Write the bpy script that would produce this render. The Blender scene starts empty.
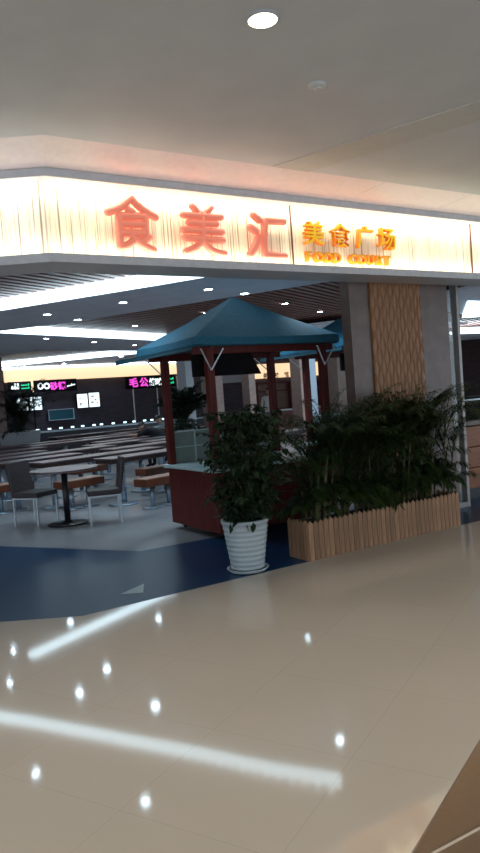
import bpy, bmesh, math, random
from mathutils import Vector, Matrix
random.seed(7)
PI = math.pi
sc = bpy.context.scene
COL = sc.collection

# ------------------------------------------------------------------ camera
def setup_camera():
    f, h, p, r = 690.0, 1.57, math.radians(2.6), math.radians(4.2)
    F = Vector((0, math.cos(p), -math.sin(p))); U = Vector((0, math.sin(p), math.cos(p))); R = Vector((1, 0, 0))
    Rc = math.cos(r)*R - math.sin(r)*U; Uc = math.sin(r)*R + math.cos(r)*U
    cam = bpy.data.cameras.new('camera'); o = bpy.data.objects.new('camera', cam); COL.objects.link(o)
    m = Matrix((Rc, Uc, -F)).transposed().to_4x4(); m.translation = Vector((0, 0, h))
    o.matrix_world = m
    cam.sensor_fit = 'VERTICAL'; cam.sensor_height = 36; cam.lens = f/853*36
    cam.clip_start = 0.02; cam.clip_end = 200
    sc.camera = o
setup_camera()
# ------------------------------------------------------------------ world, exposure
world = bpy.data.worlds.new('world'); sc.world = world; world.use_nodes = True
wb = world.node_tree.nodes['Background']
wb.inputs['Color'].default_value = (0.76, 0.89, 1.0, 1); wb.inputs['Strength'].default_value = 1.75
sc.view_settings.view_transform = 'Standard'; sc.view_settings.look = 'None'
sc.view_settings.exposure = 0.0; sc.view_settings.gamma = 1.0; sc.view_settings.use_curve_mapping = False

# plan frame of the food court front: u along the shop front, v into the food court
TH = math.radians(32)
C0 = Vector((-1.29, 5.13))
UV_U = Vector((math.cos(TH), math.sin(TH))); UV_V = Vector((-math.sin(TH), math.cos(TH)))
def W(a, b, z=None):
    p = C0 + UV_U*a + UV_V*b
    return (p.x, p.y) if z is None else Vector((p.x, p.y, z))

def area(name, loc, direc, sx, sy, power, color, xdir=None):
    l = bpy.data.lights.new(name, 'AREA'); l.shape = 'RECTANGLE'; l.size = sx; l.size_y = sy
    l.energy = power; l.color = color
    o = bpy.data.objects.new(name, l); COL.objects.link(o)
    z = -Vector(direc).normalized()
    x = Vector(xdir if xdir else (1, 0, 0)); x = (x - z*x.dot(z)).normalized(); y = z.cross(x)
    m = Matrix((x, y, z)).transposed().to_4x4(); m.translation = Vector(loc); o.matrix_world = m
    return o
WARM = (1.0, 0.93, 0.80)
SIGNLEN = 9.0
# LED lines in the top and bottom trough of the lit sign
pu = Vector((UV_U.x, UV_U.y, 0)); pv = Vector((UV_V.x, UV_V.y, 0))
area('sign_top_led', W(4.5, -0.055, 3.235), pv*0.75+Vector((0, 0, -1)), 9.0, 0.03, 27, WARM, pu)
area('sign_bottom_led', W(4.5, -0.04, 2.705), pv*0.8+Vector((0, 0, 1)), 9.0, 0.03, 21, WARM, pu)
area('sign_top_led', (-4.4, 5.06, 3.235), (0, 0.75, -1), 6.1, 0.03, 16, (.93, .94, 1))
area('sign_bottom_led', (-4.4, 5.07, 2.705), (0, 0.8, 1), 6.1, 0.03, 16, (.93, .94, 1))

# ------------------------------------------------------------------ materials
def mat(name, color, rough=0.5, metal=0.0, spec=0.5, var=0.0, scale=20, bump=0.0, coat=0.0, coat_rough=0.05, emit=None, estr=0.0, stretch=None, color2=None, trans=0):
    m = bpy.data.materials.new(name); m.use_nodes = True
    nt = m.node_tree; b = nt.nodes['Principled BSDF']
    b.inputs['Base Color'].default_value = (*color, 1); b.inputs['Roughness'].default_value = rough
    b.inputs['Metallic'].default_value = metal; b.inputs['Specular IOR Level'].default_value = spec
    b.inputs['Coat Weight'].default_value = coat; b.inputs['Coat Roughness'].default_value = coat_rough
    b.inputs['Transmission Weight'].default_value = trans
    if emit:
        b.inputs['Emission Color'].default_value = (*emit, 1); b.inputs['Emission Strength'].default_value = estr
    if var or bump or color2:
        tc = nt.nodes.new('ShaderNodeTexCoord'); mp = nt.nodes.new('ShaderNodeMapping')
        nt.links.new(tc.outputs['Object'], mp.inputs['Vector'])
        if stretch: mp.inputs['Scale'].default_value = stretch
        n = nt.nodes.new('ShaderNodeTexNoise'); n.inputs['Scale'].default_value = scale; n.inputs['Detail'].default_value = 4
        nt.links.new(mp.outputs[0], n.inputs['Vector'])
        r = nt.nodes.new('ShaderNodeValToRGB')
        c2 = color2 if color2 else tuple(min(1, c*(1+var)) for c in color)
        c1 = color if color2 else tuple(c*(1-var) for c in color)
        r.color_ramp.elements[0].color = (*c1, 1); r.color_ramp.elements[1].color = (*c2, 1)
        r.color_ramp.elements[0].position = 0.35; r.color_ramp.elements[1].position = 0.65
        nt.links.new(n.outputs['Fac'], r.inputs[0]); nt.links.new(r.outputs[0], b.inputs['Base Color'])
        if bump:
            bp = nt.nodes.new('ShaderNodeBump'); bp.inputs['Strength'].default_value = bump; bp.inputs['Distance'].default_value = 0.01
            nt.links.new(n.outputs['Fac'], bp.inputs['Height']); nt.links.new(bp.outputs[0], b.inputs['Normal'])
    return m
def emis(name, color, s):
    return mat(name, tuple(c*0.3 for c in color), 0.5, emit=color, estr=s)

M = {}
M['ceil'] = mat('ceiling_paint', (0.60, 0.61, 0.63), 0.7, var=0.03, scale=3)
M['ceil_trim'] = mat('ceiling_trim', (0.56, 0.55, 0.53), 0.6, var=0.03)
M['soffit'] = mat('inner_soffit', (0.84, 0.85, 0.92), 0.6, var=0.04, scale=4)
M['plenum'] = mat('plenum_black', (0.012, 0.016, 0.03), 0.9, var=0.2)
M['slat'] = mat('brown_slats', (0.24, 0.105, 0.08), 0.45, var=0.2, scale=12)
M['lip'] = mat('fascia_metal', (0.55, 0.55, 0.58), 0.35, metal=0.0, var=0.05)
M['board'] = mat('fascia_board', (0.80, 0.67, 0.65), 0.28, var=0.03, spec=0.9)
M['stone'] = mat('grey_brown_stone', (0.12, 0.078, 0.066), 0.35, color2=(0.165, 0.112, 0.096), scale=6)
M['stonepink'] = mat('pink_stone', (0.23, 0.14, 0.12), 0.35, color2=(0.30, 0.19, 0.16), scale=8)
M['wave'] = mat('wavy_wood', (0.26, 0.11, 0.042), 0.45, color2=(0.33, 0.15, 0.06), scale=6, stretch=(6, 6, 0.6))
M['orange'] = mat('orange_wood', (0.25, 0.085, 0.03), 0.45, color2=(0.31, 0.11, 0.045), scale=5, stretch=(1, 1, 6))
M['mahog'] = mat('red_mahogany', (0.085, 0.012, 0.010), 0.55, spec=.25, color2=(0.12, 0.018, 0.014), scale=7, stretch=(3, 3, 0.4))
M['teal'] = mat('teal_canvas', (0.014, 0.125, 0.20), 0.75, var=0.12, scale=30, bump=0.1)
M['tealdark'] = mat('teal_canvas_trim', (0.010, 0.07, 0.10), 0.8, var=0.1, scale=30)
M['black'] = mat('black_board', (0.006, 0.005, 0.006), 0.8, spec=.15, var=0.2)
M['metal'] = mat('steel_blue', (0.35, 0.42, 0.50), 0.35, metal=0.8, var=0.05)
M['white_metal'] = mat('pale_metal_leg', (0.55, 0.60, 0.64), 0.35, metal=0.5, var=0.03)
M['blackmetal'] = mat('black_metal', (0.015, 0.015, 0.018), 0.35, metal=0.2, var=0.1)
M['leather'] = mat('dark_brown_leather', (0.034, 0.023, 0.026), 0.45, var=0.15, scale=25, bump=0.1)
M['table'] = mat('dark_wood_top', (0.08, 0.05, 0.058), 0.3, color2=(0.11, 0.07, 0.08), scale=4, stretch=(1, 12, 1))
M['edge'] = mat('table_edge', (0.05, 0.03, 0.03), 0.5, var=0.1)
M['bench'] = mat('bench_orange_wood', (0.15, 0.04, 0.016), 0.45, var=0.12, scale=8)
M['benchtop'] = mat('bench_pale_top', (0.42, 0.25, 0.19), 0.3, var=0.08)
M['picket'] = mat('pine_picket', (0.31, 0.165, 0.088), 0.65, color2=(0.42, 0.24, 0.135), scale=9, stretch=(6, 6, 0.7))
M['soil'] = mat('dark_soil', (0.02, 0.014, 0.01), 0.95, var=0.4, scale=60, bump=0.6)
M['pot'] = mat('white_ribbed_pot', (0.44, 0.51, 0.55), 0.35, var=0.03)
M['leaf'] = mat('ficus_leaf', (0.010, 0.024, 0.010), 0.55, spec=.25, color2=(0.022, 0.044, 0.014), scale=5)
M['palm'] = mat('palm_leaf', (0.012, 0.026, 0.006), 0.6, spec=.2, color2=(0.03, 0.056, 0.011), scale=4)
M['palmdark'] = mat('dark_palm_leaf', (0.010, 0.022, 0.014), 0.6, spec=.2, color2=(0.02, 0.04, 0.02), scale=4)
M['cane'] = mat('palm_cane', (0.07, 0.08, 0.03), 0.6, color2=(0.16, 0.16, 0.07), scale=20, stretch=(1, 1, 4))
M['bark'] = mat('bark', (0.055, 0.045, 0.028), 0.7, var=0.25, scale=40)
M['glasspanel'] = mat('frosted_panel', (0.19, 0.24, 0.23), 0.3, var=0.06, scale=8)
M['counter_top'] = mat('pale_counter', (0.42, 0.54, 0.55), 0.25, var=0.05)
M['brick'] = mat('dark_back_wall', (0.035, 0.025, 0.04), 0.6, color2=(0.055, 0.04, 0.055), scale=3, stretch=(1, 1, 6))
M['white'] = mat('white_paint', (0.4, 0.42, 0.45), 0.5, var=0.03)
M['darkstone'] = mat('dark_counter_stone', (0.03, 0.03, 0.045), 0.35, var=0.2)
M['skin'] = mat('skin', (0.42, 0.24, 0.17), 0.5, var=0.05)
M['shirtblack'] = mat('black_shirt', (0.010, 0.010, 0.014), 0.9, var=0.2)
M['shirtwhite'] = mat('white_shirt', (0.55, 0.52, 0.50), 0.9, var=0.05)
M['shirtgrey'] = mat('grey_patterned_shirt', (0.12, 0.17, 0.20), 0.9, color2=(0.35, 0.42, 0.45), scale=14)
M['trouser'] = mat('dark_trousers', (0.02, 0.02, 0.03), 0.9, var=0.2)
M['hair'] = mat('black_hair', (0.008, 0.007, 0.007), 0.5, var=0.2)
M['bronze'] = mat('brushed_bronze', (0.36, 0.25, 0.17), 0.32, metal=1.0, color2=(0.44, 0.32, 0.22), scale=60, stretch=(1, 40, 40))
M['frame'] = mat('grey_door_frame', (0.36, 0.33, 0.32), 0.35, metal=0.2, var=0.05)
M['redbox'] = mat('dark_red_wood', (0.13, 0.035, 0.025), 0.5, var=0.12, scale=10)
M['reflection_paint'] = mat('pale_painted_reflection', (0.30, 0.38, 0.40), 0.35, var=0.05)  # pale colour standing in for light mirrored in the granite
# light-giving materials
M['panel'] = emis('cool_light_panel', (0.66, 0.88, 1.0), 5.0)
M['down'] = emis('downlight_lens', (0.62, 0.85, 1.0), 60)
M['downwarm'] = emis('warm_lamp_lens', (1.0, 0.93, 0.70), 9)
M['letter'] = mat('salmon_letter', (0.64, 0.19, 0.125), 0.4, emit=(1.0, 0.26, 0.16), estr=0.4)
M['yellow'] = mat('yellow_letter', (0.85, 0.50, 0.01), 0.4, emit=(1.0, 0.55, 0.01), estr=0.25)
M['yellowside'] = mat('amber_letter', (0.8, 0.22, 0.01), 0.4, emit=(1.0, 0.22, 0.01), estr=0.12)
M['gold'] = mat('golden_letter', (0.55, 0.27, 0.005), 0.5, emit=(1.0, 0.45, 0.01), estr=0.2)
M['band'] = emis('warm_lit_band', (1.0, 0.70, 0.42), 1.1)
M['screen'] = emis('lit_menu', (0.75, 0.92, 1.0), 1.6)
M['screenink'] = mat('menu_pictures', (0.25, 0.3, 0.3), 0.5, emit=(0.5, 0.6, 0.6), estr=0.5)
M['magenta'] = emis('magenta_sign', (1.0, 0.08, 0.75), 1.1)
M['green'] = emis('green_sign', (0.02, 0.85, 0.36), 0.8)
M['whitesign'] = emis('white_sign', (0.85, 0.97, 1.0), 1.4)
M['minilamp'] = emis('counter_lamp', (0.6, 0.9, 1.0), 2.6)
M['ink'] = mat('dark_ink', (0.25, 0.12, 0.05), 0.6)

def sign_face_material():
    m = mat('sign_face_strips', (0.9, 0.82, 0.6), 0.6)
    nt = m.node_tree; b = nt.nodes['Principled BSDF']
    uv = nt.nodes.new('ShaderNodeUVMap'); uv.uv_map = 'UVMap'
    mp = nt.nodes.new('ShaderNodeMapping'); mp.inputs['Scale'].default_value = (60, 0.6, 1)
    n = nt.nodes.new('ShaderNodeTexNoise'); n.inputs['Scale'].default_value = 1.0; n.inputs['Detail'].default_value = 2.0
    nt.links.new(uv.outputs[0], mp.inputs['Vector']); nt.links.new(mp.outputs[0], n.inputs['Vector'])
    r = nt.nodes.new('ShaderNodeValToRGB')
    e = r.color_ramp.elements
    e[0].position = 0.36; e[0].color = (0.42, 0.30, 0.18, 1)
    e[1].position = 0.43; e[1].color = (0.92, 0.83, 0.58, 1)
    x = e.new(0.58); x.color = (0.93, 0.86, 0.64, 1)
    x = e.new(0.64); x.color = (0.66, 0.50, 0.32, 1)
    nt.links.new(n.outputs['Fac'], r.inputs[0]); nt.links.new(r.outputs[0], b.inputs['Base Color'])
    return m
M['signface'] = sign_face_material()

def cream_floor_material():
    m = mat('polished_cream_tile', (0.5, 0.4, 0.3), 0.06, spec=0.5)
    nt = m.node_tree; b = nt.nodes['Principled BSDF']
    tc = nt.nodes.new('ShaderNodeTexCoord'); mp = nt.nodes.new('ShaderNodeMapping')
    mp.inputs['Rotation'].default_value = (0, 0, -math.radians(60)); mp.inputs['Location'].default_value = (0.1, 0.27, 0)
    nt.links.new(tc.outputs['Object'], mp.inputs['Vector'])
    br = nt.nodes.new('ShaderNodeTexBrick'); br.offset = 0; br.squash = 1
    br.inputs['Scale'].default_value = 1.0; br.inputs['Brick Width'].default_value = 0.69; br.inputs['Row Height'].default_value = 0.69
    br.inputs['Mortar Size'].default_value = 0.0018; br.inputs['Mortar Smooth'].default_value = 0.3
    br.inputs['Color1'].default_value = (0.60, 0.535, 0.45, 1); br.inputs['Color2'].default_value = (0.59, 0.525, 0.44, 1)
    br.inputs['Mortar'].default_value = (0.51, 0.44, 0.36, 1)
    nt.links.new(mp.outputs[0], br.inputs['Vector'])
    n = nt.nodes.new('ShaderNodeTexNoise'); n.inputs['Scale'].default_value = 1.2; n.inputs['Detail'].default_value = 5
    nt.links.new(tc.outputs['Object'], n.inputs['Vector'])
    r = nt.nodes.new('ShaderNodeValToRGB'); r.color_ramp.elements[0].color = (0.93, 0.93, 0.93, 1); r.color_ramp.elements[1].color = (1.04, 1.04, 1.04, 1)
    nt.links.new(n.outputs['Fac'], r.inputs[0])
    mx = nt.nodes.new('ShaderNodeMix'); mx.data_type = 'RGBA'; mx.blend_type = 'MULTIPLY'; mx.inputs[0].default_value = 1
    nt.links.new(br.outputs['Color'], mx.inputs[6]); nt.links.new(r.outputs[0], mx.inputs[7]); nt.links.new(mx.outputs[2], b.inputs['Base Color'])
    return m
M['cream'] = cream_floor_material()
M['granite'] = mat('dark_blue_granite', (0.004, 0.030, 0.085), 0.3, spec=0.18, color2=(0.007, 0.05, 0.125), scale=90)
M['innerfloor'] = mat('grey_inner_tile', (0.22, 0.215, 0.225), 0.3, color2=(0.26, 0.255, 0.265), scale=2)

# ------------------------------------------------------------------ mesh helpers
def quadbox(bm, c, s, rot=None, mi=0):
    r = bmesh.ops.create_cube(bm, size=1.0)
    mtx = Matrix.Translation(Vector(c)) @ (rot.to_4x4() if rot else Matrix.Identity(4)) @ Matrix.Diagonal((*s, 1))
    bmesh.ops.transform(bm, matrix=mtx, verts=r['verts'])
    for f in {f for v in r['verts'] for f in v.link_faces}: f.material_index = mi
    return r['verts']
def RZ(a): return Matrix.Rotation(a, 3, 'Z')
def tube(bm, pts, radii, seg=8, cap=True, dome=False):
    pts = [Vector(p) for p in pts]
    if not hasattr(radii, '__len__'): radii = [radii]*len(pts)
    rings = []
    up = None
    P, Rr = list(pts), list(radii)
    if dome:
        d0 = (pts[0]-pts[1]).normalized(); d1 = (pts[-1]-pts[-2]).normalized()
        P = [pts[0]+d0*radii[0]*.9, pts[0]+d0*radii[0]*.6] + P + [pts[-1]+d1*radii[-1]*.6, pts[-1]+d1*radii[-1]*.9]
        Rr = [radii[0]*.4, radii[0]*.8] + Rr + [radii[-1]*.8, radii[-1]*.4]
    for i, p in enumerate(P):
        t = (P[min(i+1, len(P)-1)] - P[max(i-1, 0)]).normalized()
        if up is None: up = Vector((0, 0, 1)) if abs(t.z) < 0.9 else Vector((1, 0, 0))
        x = (up - t*up.dot(t)).normalized(); y = t.cross(x); up = x
        rings.append([bm.verts.new(p + x*math.cos(2*PI*k/seg)*Rr[i] + y*math.sin(2*PI*k/seg)*Rr[i]) for k in range(seg)])
    for a, b in zip(rings, rings[1:]):
        for k in range(seg): bm.faces.new((a[k], a[(k+1) % seg], b[(k+1) % seg], b[k]))
    if cap: bm.faces.new(rings[0][::-1]); bm.faces.new(rings[-1])
def lathe(bm, prof, c=(0, 0, 0), seg=32):
    rings = []
    for r, z in prof:
        if r < 1e-5: rings.append([bm.verts.new((c[0], c[1], c[2]+z))])
        else: rings.append([bm.verts.new((c[0]+r*math.cos(2*PI*k/seg), c[1]+r*math.sin(2*PI*k/seg), c[2]+z)) for k in range(seg)])
    for a, b in zip(rings, rings[1:]):
        for k in range(seg):
            q = (a[k % len(a)], a[(k+1) % len(a)], b[(k+1) % len(b)], b[k % len(b)])
            u = []
            for v in q:
                if v not in u: u.append(v)
            if len(u) > 2: bm.faces.new(u)
def prism(bm, poly, z0, z1, mi=0):
    lo = [bm.verts.new((x, y, z0)) for x, y in poly]; hi = [bm.verts.new((x, y, z1)) for x, y in poly]
    n = len(poly); fs = [bm.faces.new(hi), bm.faces.new(lo[::-1])]
    for i in range(n): fs.append(bm.faces.new((lo[i], lo[(i+1) % n], hi[(i+1) % n], hi[i])))
    for f in fs: f.material_index = mi
def obj(name, bm, m, parent=None, smooth=False, bevel=0.0, loc=None, rotz=0):
    bmesh.ops.recalc_face_normals(bm, faces=bm.faces)
    me = bpy.data.meshes.new(name); bm.to_mesh(me); bm.free()
    for x in (m if isinstance(m, (list, tuple)) else [m]): me.materials.append(x)
    if smooth:
        for p in me.polygons: p.use_smooth = True
    o = bpy.data.objects.new(name, me); COL.objects.link(o)
    if parent: o.parent = parent
    if loc: o.location = loc
    o.rotation_euler = (0, 0, rotz)
    if bevel:
        md = o.modifiers.new('bevel', 'BEVEL'); md.width = bevel; md.segments = 2; md.limit_method = 'ANGLE'
    return o
def tag(o, label=None, cat=None, group=None, kind=None):
    if label: o['label'] = label
    if cat: o['category'] = cat
    if group: o['group'] = group
    if kind: o['kind'] = kind
    return o
def struct(name, bm, m, **k):
    o = obj(name, bm, m, **k); o['kind'] = 'structure'; return o
def empty(name, loc, label, cat, rotz=0, group=None):
    o = bpy.data.objects.new(name, None); COL.objects.link(o); o.empty_display_size = 0.1
    o.location = loc; o.rotation_euler = (0, 0, rotz); return tag(o, label, cat, group)
def copy_tree(o, parent=None):
    c = o.copy(); COL.objects.link(c); c.parent = parent
    for ch in list(o.children): copy_tree(ch, c)
    return c
def B(): return bmesh.new()
def box(c, s, rot=None):
    bm = B(); quadbox(bm, c, s, rot); return bm
def UB(bm, u0, u1, v0, v1, z0, z1, mi=0):        # box in the shop-front plan frame
    quadbox(bm, W((u0+u1)/2, (v0+v1)/2, (z0+z1)/2), (abs(u1-u0), abs(v1-v0), abs(z1-z0)), RZ(TH), mi)

# ------------------------------------------------------------------ structure: floors
bm = B(); prism(bm, [(-14, -7), (14, -7), (14, 14.68), W(0, 0), (-14, 5.13)], -0.1, 0.0)
struct('floor', bm, M['cream'])
a5 = W(13, 0)
bm = B(); prism(bm, [(-14, 5.13), W(0, 0), (14, 14.68), W(15.5, 2.6), W(5.3, 1.7), W(1.94, 1.69), (-1.15, 7.25), (-2.93, 8.09), (-14, 13.3)], -0.1, -0.0005)
struct('floor', bm, M['granite'])
bm = B(); prism(bm, [(-14, 13.3), (-2.93, 8.09), (-1.15, 7.25), W(1.94, 1.69), W(5.3, 1.7), W(15.5, 2.6), (26, 22), (26, 48), (-14, 48)], -0.1, -0.001)
struct('floor', bm, M['innerfloor'])
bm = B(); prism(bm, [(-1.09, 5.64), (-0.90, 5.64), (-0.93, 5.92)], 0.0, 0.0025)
tag(obj('floor_reflection_decal', bm, M['reflection_paint']), 'small pale grey triangle, painted light reflection on the dark blue floor', 'painted reflection')  # decal painting the reflection of a ceiling light strip on the granite

# ------------------------------------------------------------------ structure: fascia swept round the corner
def sweep(name, prof, m, path=None, uvmap=False, closed=True):
    # prof: (outward offset towards the concourse, z)
    path = path or [Vector((-7.5, 5.13)), C0.copy(), Vector(W(12, 0))]
    bm = B(); rings = []; s = 0; S = []
    for i, p in enumerate(path):
        ds = []
        if i > 0: ds.append((path[i]-path[i-1]).normalized())
        if i < len(path)-1: ds.append((path[i+1]-path[i]).normalized())
        ns = [Vector((d.y, -d.x)) for d in ds]
        n = sum(ns, Vector((0, 0))).normalized(); n = n / n.dot(ns[0])
        if i: s += (path[i]-path[i-1]).length
        S.append(s)
        rings.append([bm.verts.new((p.x+n.x*o_, p.y+n.y*o_, z)) for o_, z in prof])
    k = len(prof)
    uvl = bm.loops.layers.uv.new('UVMap')
    for i in range(len(rings)-1):
        for j in range(k if closed else k-1):
            f = bm.faces.new((rings[i][j], rings[i+1][j], rings[i+1][(j+1) % k], rings[i][(j+1) % k]))
            for l, (ss, zz) in zip(f.loops, ((S[i], prof[j][1]), (S[i+1], prof[j][1]), (S[i+1], prof[(j+1) % k][1]), (S[i], prof[(j+1) % k][1]))):
                l[uvl].uv = (ss, zz)
    if closed:
        bm.faces.new(rings[0]); bm.faces.new(rings[-1][::-1])
    return struct(name, bm, m)
sweep('trim_1', [(0.38, 3.42), (0.05, 3.315), (0.0, 3.315), (-0.30, 3.315), (-0.30, 3.5), (.38, 3.5)], M['board'])     # sloped upper board
sweep('trim_2', [(0.06, 3.255), (0.06, 3.315), (-0.3, 3.31), (-0.3, 3.255)], M['lip'])                         # upper lip of the sign
sweep('trim_3', [(-0.06, 2.70), (-0.06, 3.255), (-0.25, 3.255), (-0.25, 2.70)], M['signface'])               # lit strip face
sweep('trim_4', [(0.07, 2.635), (0.07, 2.70), (-0.45, 2.70), (-0.45, 2.66), (0.0, 2.635)], M['lip'])         # lower lip
# vertical joints of the sign face
bm = B()
for uu in (2.26, 4.72, 7.2): UB(bm, uu-.004, uu+.004, .045, .06, 2.70, 3.255)
struct('trim_5', bm, M['redbox'])
bm = B()
for uu in (2.8, 4.0, 6.5):
    p0 = W(uu, -.05, 3.316); p1 = W(uu+.25, -.375, 3.419)
    tube(bm, [p0, p1], .0025, 4)
struct('trim_6', bm, M['lip'])

# ------------------------------------------------------------------ structure: ceilings
bm = B(); prism(bm, [(-14, -7), (14, -7), (14, 14.9), W(0, .1), (-14, 5.23)], 3.42, 3.52)
struct('ceiling', bm, M['ceil'])
# inner ceiling: dark void, hanging slats, flat soffit bands
bm = B(); prism(bm, [(-14, 5.5), (-1.3, 5.5), W(12, .4), (26, 18), (26, 48), (-14, 48)], 3.9, 4.0)
struct('ceiling', bm, M['plenum'])
bm = B()
d60 = Vector((math.cos(math.radians(60)), math.sin(math.radians(60)))); n60 = Vector((-d60.y, d60.x))
def line_start(p):                                   # keep slats behind the fascia
    return p
def clip_low(pt, dr):
    # parameter t at which pt + dr t gets to the back of the fascia (both legs)
    ts = []
    q = C0 + UV_V*0.46; den = dr.dot(UV_V)
    ts.append((q-pt).dot(UV_V)/den)
    ts.append((5.6-pt.y)/dr.y)
    return max(ts)
for i in range(-70, 90):
    base = Vector((0, 9)) + n60*(i*0.17)
    t0 = clip_low(base, d60)
    t1 = 24.0
    a = base + d60*t0; b = base + d60*t1
    if b.y < a.y: continue
    c = (a+b)/2
    quadbox(bm, (c.x, c.y, 3.285), ((b-a).length, 0.10, 0.09), RZ(math.radians(60)))
struct('ceiling', bm, M['slat'])
def soffit(poly, z0=3.07, z1=3.12):
    bm = B(); prism(bm, poly, z0, z1); return struct('ceiling', bm, M['soffit'])
soffit([(-8, 12.3), (-3.42, 10.29), (-0.9, 9.04), (0.02, 8.54), (2.2, 7.55), (3.6, 8.42), (1.46, 9.75), (0.87, 10.12), (-1.69, 11.6), (-3.07, 12.4), (-4.28, 12.8), (-8, 15.3)])
soffit([(-9.5, 17.5), (-4.4, 13.13), (-1.70, 17.55), (2.6, 15.9), (6.5, 19.2), (2.2, 21.5), (-2.5, 20.6), (-5.0, 17.6), (-8.3, 20.2)])
soffit([(-12, 26.0), (-7.7, 22.9), (-2.5, 21.2), (3.0, 23.5), (9, 22), (10, 27), (-2, 28.5), (-3.2, 26.2), (-7.3, 25.6), (-11.0, 29)], 3.072, 3.121)
soffit([W(-2, .46), W(12, .46), W(12, .85), (2.2, 7.7), W(1.5, .95), (-1.45, 6.1), (-7, 5.9), (-7, 5.6)], 3.066, 3.11)
soffit([(4.4, 11.0), (9.5, 14.5), (9.5, 16.6), (5.6, 16.6), (3.2, 13.0)], 3.071, 3.12)

def panel(poly, label, z=3.05):
    bm = B(); prism(bm, poly, z, z+0.014)
    return tag(obj('ceiling_light_panel', bm, M['panel']), label, 'ceiling light', 'luminous strips in the food court ceiling')
def cove(pts, label, z0=3.075, z1=3.36):
    # upright luminous face rising from the edge of a ceiling band
    bm = B()
    for a, b in zip(pts, pts[1:]):
        a = Vector(a); b = Vector(b); d = (b-a); c = (a+b)/2
        quadbox(bm, (c.x, c.y, (z0+z1)/2), (d.length+.01, .02, z1-z0), RZ(math.atan2(d.y, d.x)))
    return tag(obj('cove_light_strip', bm, M['panel']), label, 'ceiling light', 'luminous strips in the food court ceiling')
cove([(-8, 12.29), (-3.42, 10.28), (-0.9, 9.03), (0.02, 8.53), (0.9, 8.13)], 'broadest white light strip of the ceiling, nearest the lit sign')
cove([(-4.39, 13.12), (-1.69, 17.56)], 'second white light strip, running left of the teal canopy roof')
cove([(-11, 24.9), (-7.7, 22.88), (-2.5, 21.18), (1.0, 22.6)], 'third white light strip back, over the far tables')
cove([W(3.6, 18.85), W(11.5, 18.85)], 'farthest white light strip, just above the stall signs', 2.99, 3.065)
panel([(1.5, 19.5), (2.3, 17.4), (4.4, 17.4), (5.5, 20.0), (3.4, 21.0)], 'white light strip seen between the teal roof and stone pillar')
panel([(4.6, 13.5), (7.0, 15.2), (7.6, 17.2), (5.59, 16.9)], 'white light strip seen high through the right glass door')
panel([(6.6, 20.2), (9.4, 21.6), (9.3, 23.8), (7.05, 22.6)], 'lower white light strip seen through the right glass door')

# ------------------------------------------------------------------ structure: walls
bm = B()
UB(bm, -3, 24, 19.3, 19.6, 0, 4.0); struct('wall_back', bm, M['brick'])
bm = B(); quadbox(bm, (-13.9, 26, 2), (0.2, 42, 4)); struct('wall_left', bm, M['brick'])
bm = B(); UB(bm, 22, 22.2, 0.6, 19.3, 0, 4.0); struct('wall_right', bm, M['brick'])
# stone pillar with wavy wood panel
bm = B(); UB(bm, 3.30, 4.80, 0.5, 0.64, 0, 3.07); struct('wall_front', bm, M['stone'])
bm = B()
seg = 100; rows = 60
u0, u1 = 3.575, 4.34
def wave_h(u, z):
    lam = 0.0535; x = (u-u0)/lam; sh = .30*math.sin(z*2*PI/0.24)
    i = math.floor(x); best = None
    for k in (i-1, i, i+1):
        a = k + (sh if k % 2 else -sh); b = k+1 + (sh if (k+1) % 2 else -sh)
        if a <= x < b: best = (x-a)/(b-a)
    if best is None: best = 0
    return 0.016*math.sin(PI*best)**.7
grid = []
for i in range(int((u1-u0)/0.0535*8)+1):
    u = u0 + i*0.0535/8
    grid.append([bm.verts.new(W(u, 0.488-wave_h(u, z), z)) for z in [0.02+ (3.04-0.02)*k/250 for k in range(251)]])
for a, b in zip(grid, grid[1:]):
    for k in range(250): bm.faces.new((a[k], b[k], b[k+1], a[k+1]))
UB(bm, u0, u1, 0.49, 0.502, 0.02, 3.05)
struct('wall_front', bm, M['wave'], smooth=False)
# glass front with slim frames to the right of the pillar
for k, (uu, hw) in enumerate(((4.90, .03), (5.17, .022))):
    bm = B(); UB(bm, uu-hw, uu+hw, 0.66, 0.76, 0, 3.07); struct('trim_7', bm, M['frame'])
bm = B(); UB(bm, 4.935, 5.145, 0.66, 0.70, 0, 0.06); struct('trim_8', bm, M['frame'])
bm = B(); UB(bm, 4.94, 5.08, .78, .80, 0.0, 3.0); struct('wall_side', bm, M['stonepink'])

M['glass'] = mat('clear_glass', (0.92, 0.96, 0.96), 0.02, trans=1.0)
bm = B(); UB(bm, 4.93, 5.148, .70, .708, 0.06, 3.06); struct('window_1', bm, M['glass'])
# ------------------------------------------------------------------ interior columns
def column(name, u, v, w, d, m, label):
    bm = B(); UB(bm, u-w/2, u+w/2, v-d/2, v+d/2, 0, 3.069)
    UB(bm, u-w/2-.01, u+w/2+.01, v-d/2-.01, v+d/2+.01, 0, .12)
    o = struct(name, bm, m); return o
column('trim_9', 7.35, 12, .24, .5, M['white'], '')
column('trim_9', 8.18, 12, .42, .5, M['stonepink'], '')
column('trim_9', 9.42, 12, .22, .4, M['stonepink'], '')
column('trim_9', 11.33, 12, .36, .5, M['stonepink'], '')
column('trim_9', 11.66, 12.05, .28, .5, M['metal'], '')
column('trim_9', 2.72, 14.5, .5, .5, M['stonepink'], '')
column('trim_9', 13.3, 12.5, .5, .5, M['stone'], '')

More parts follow.
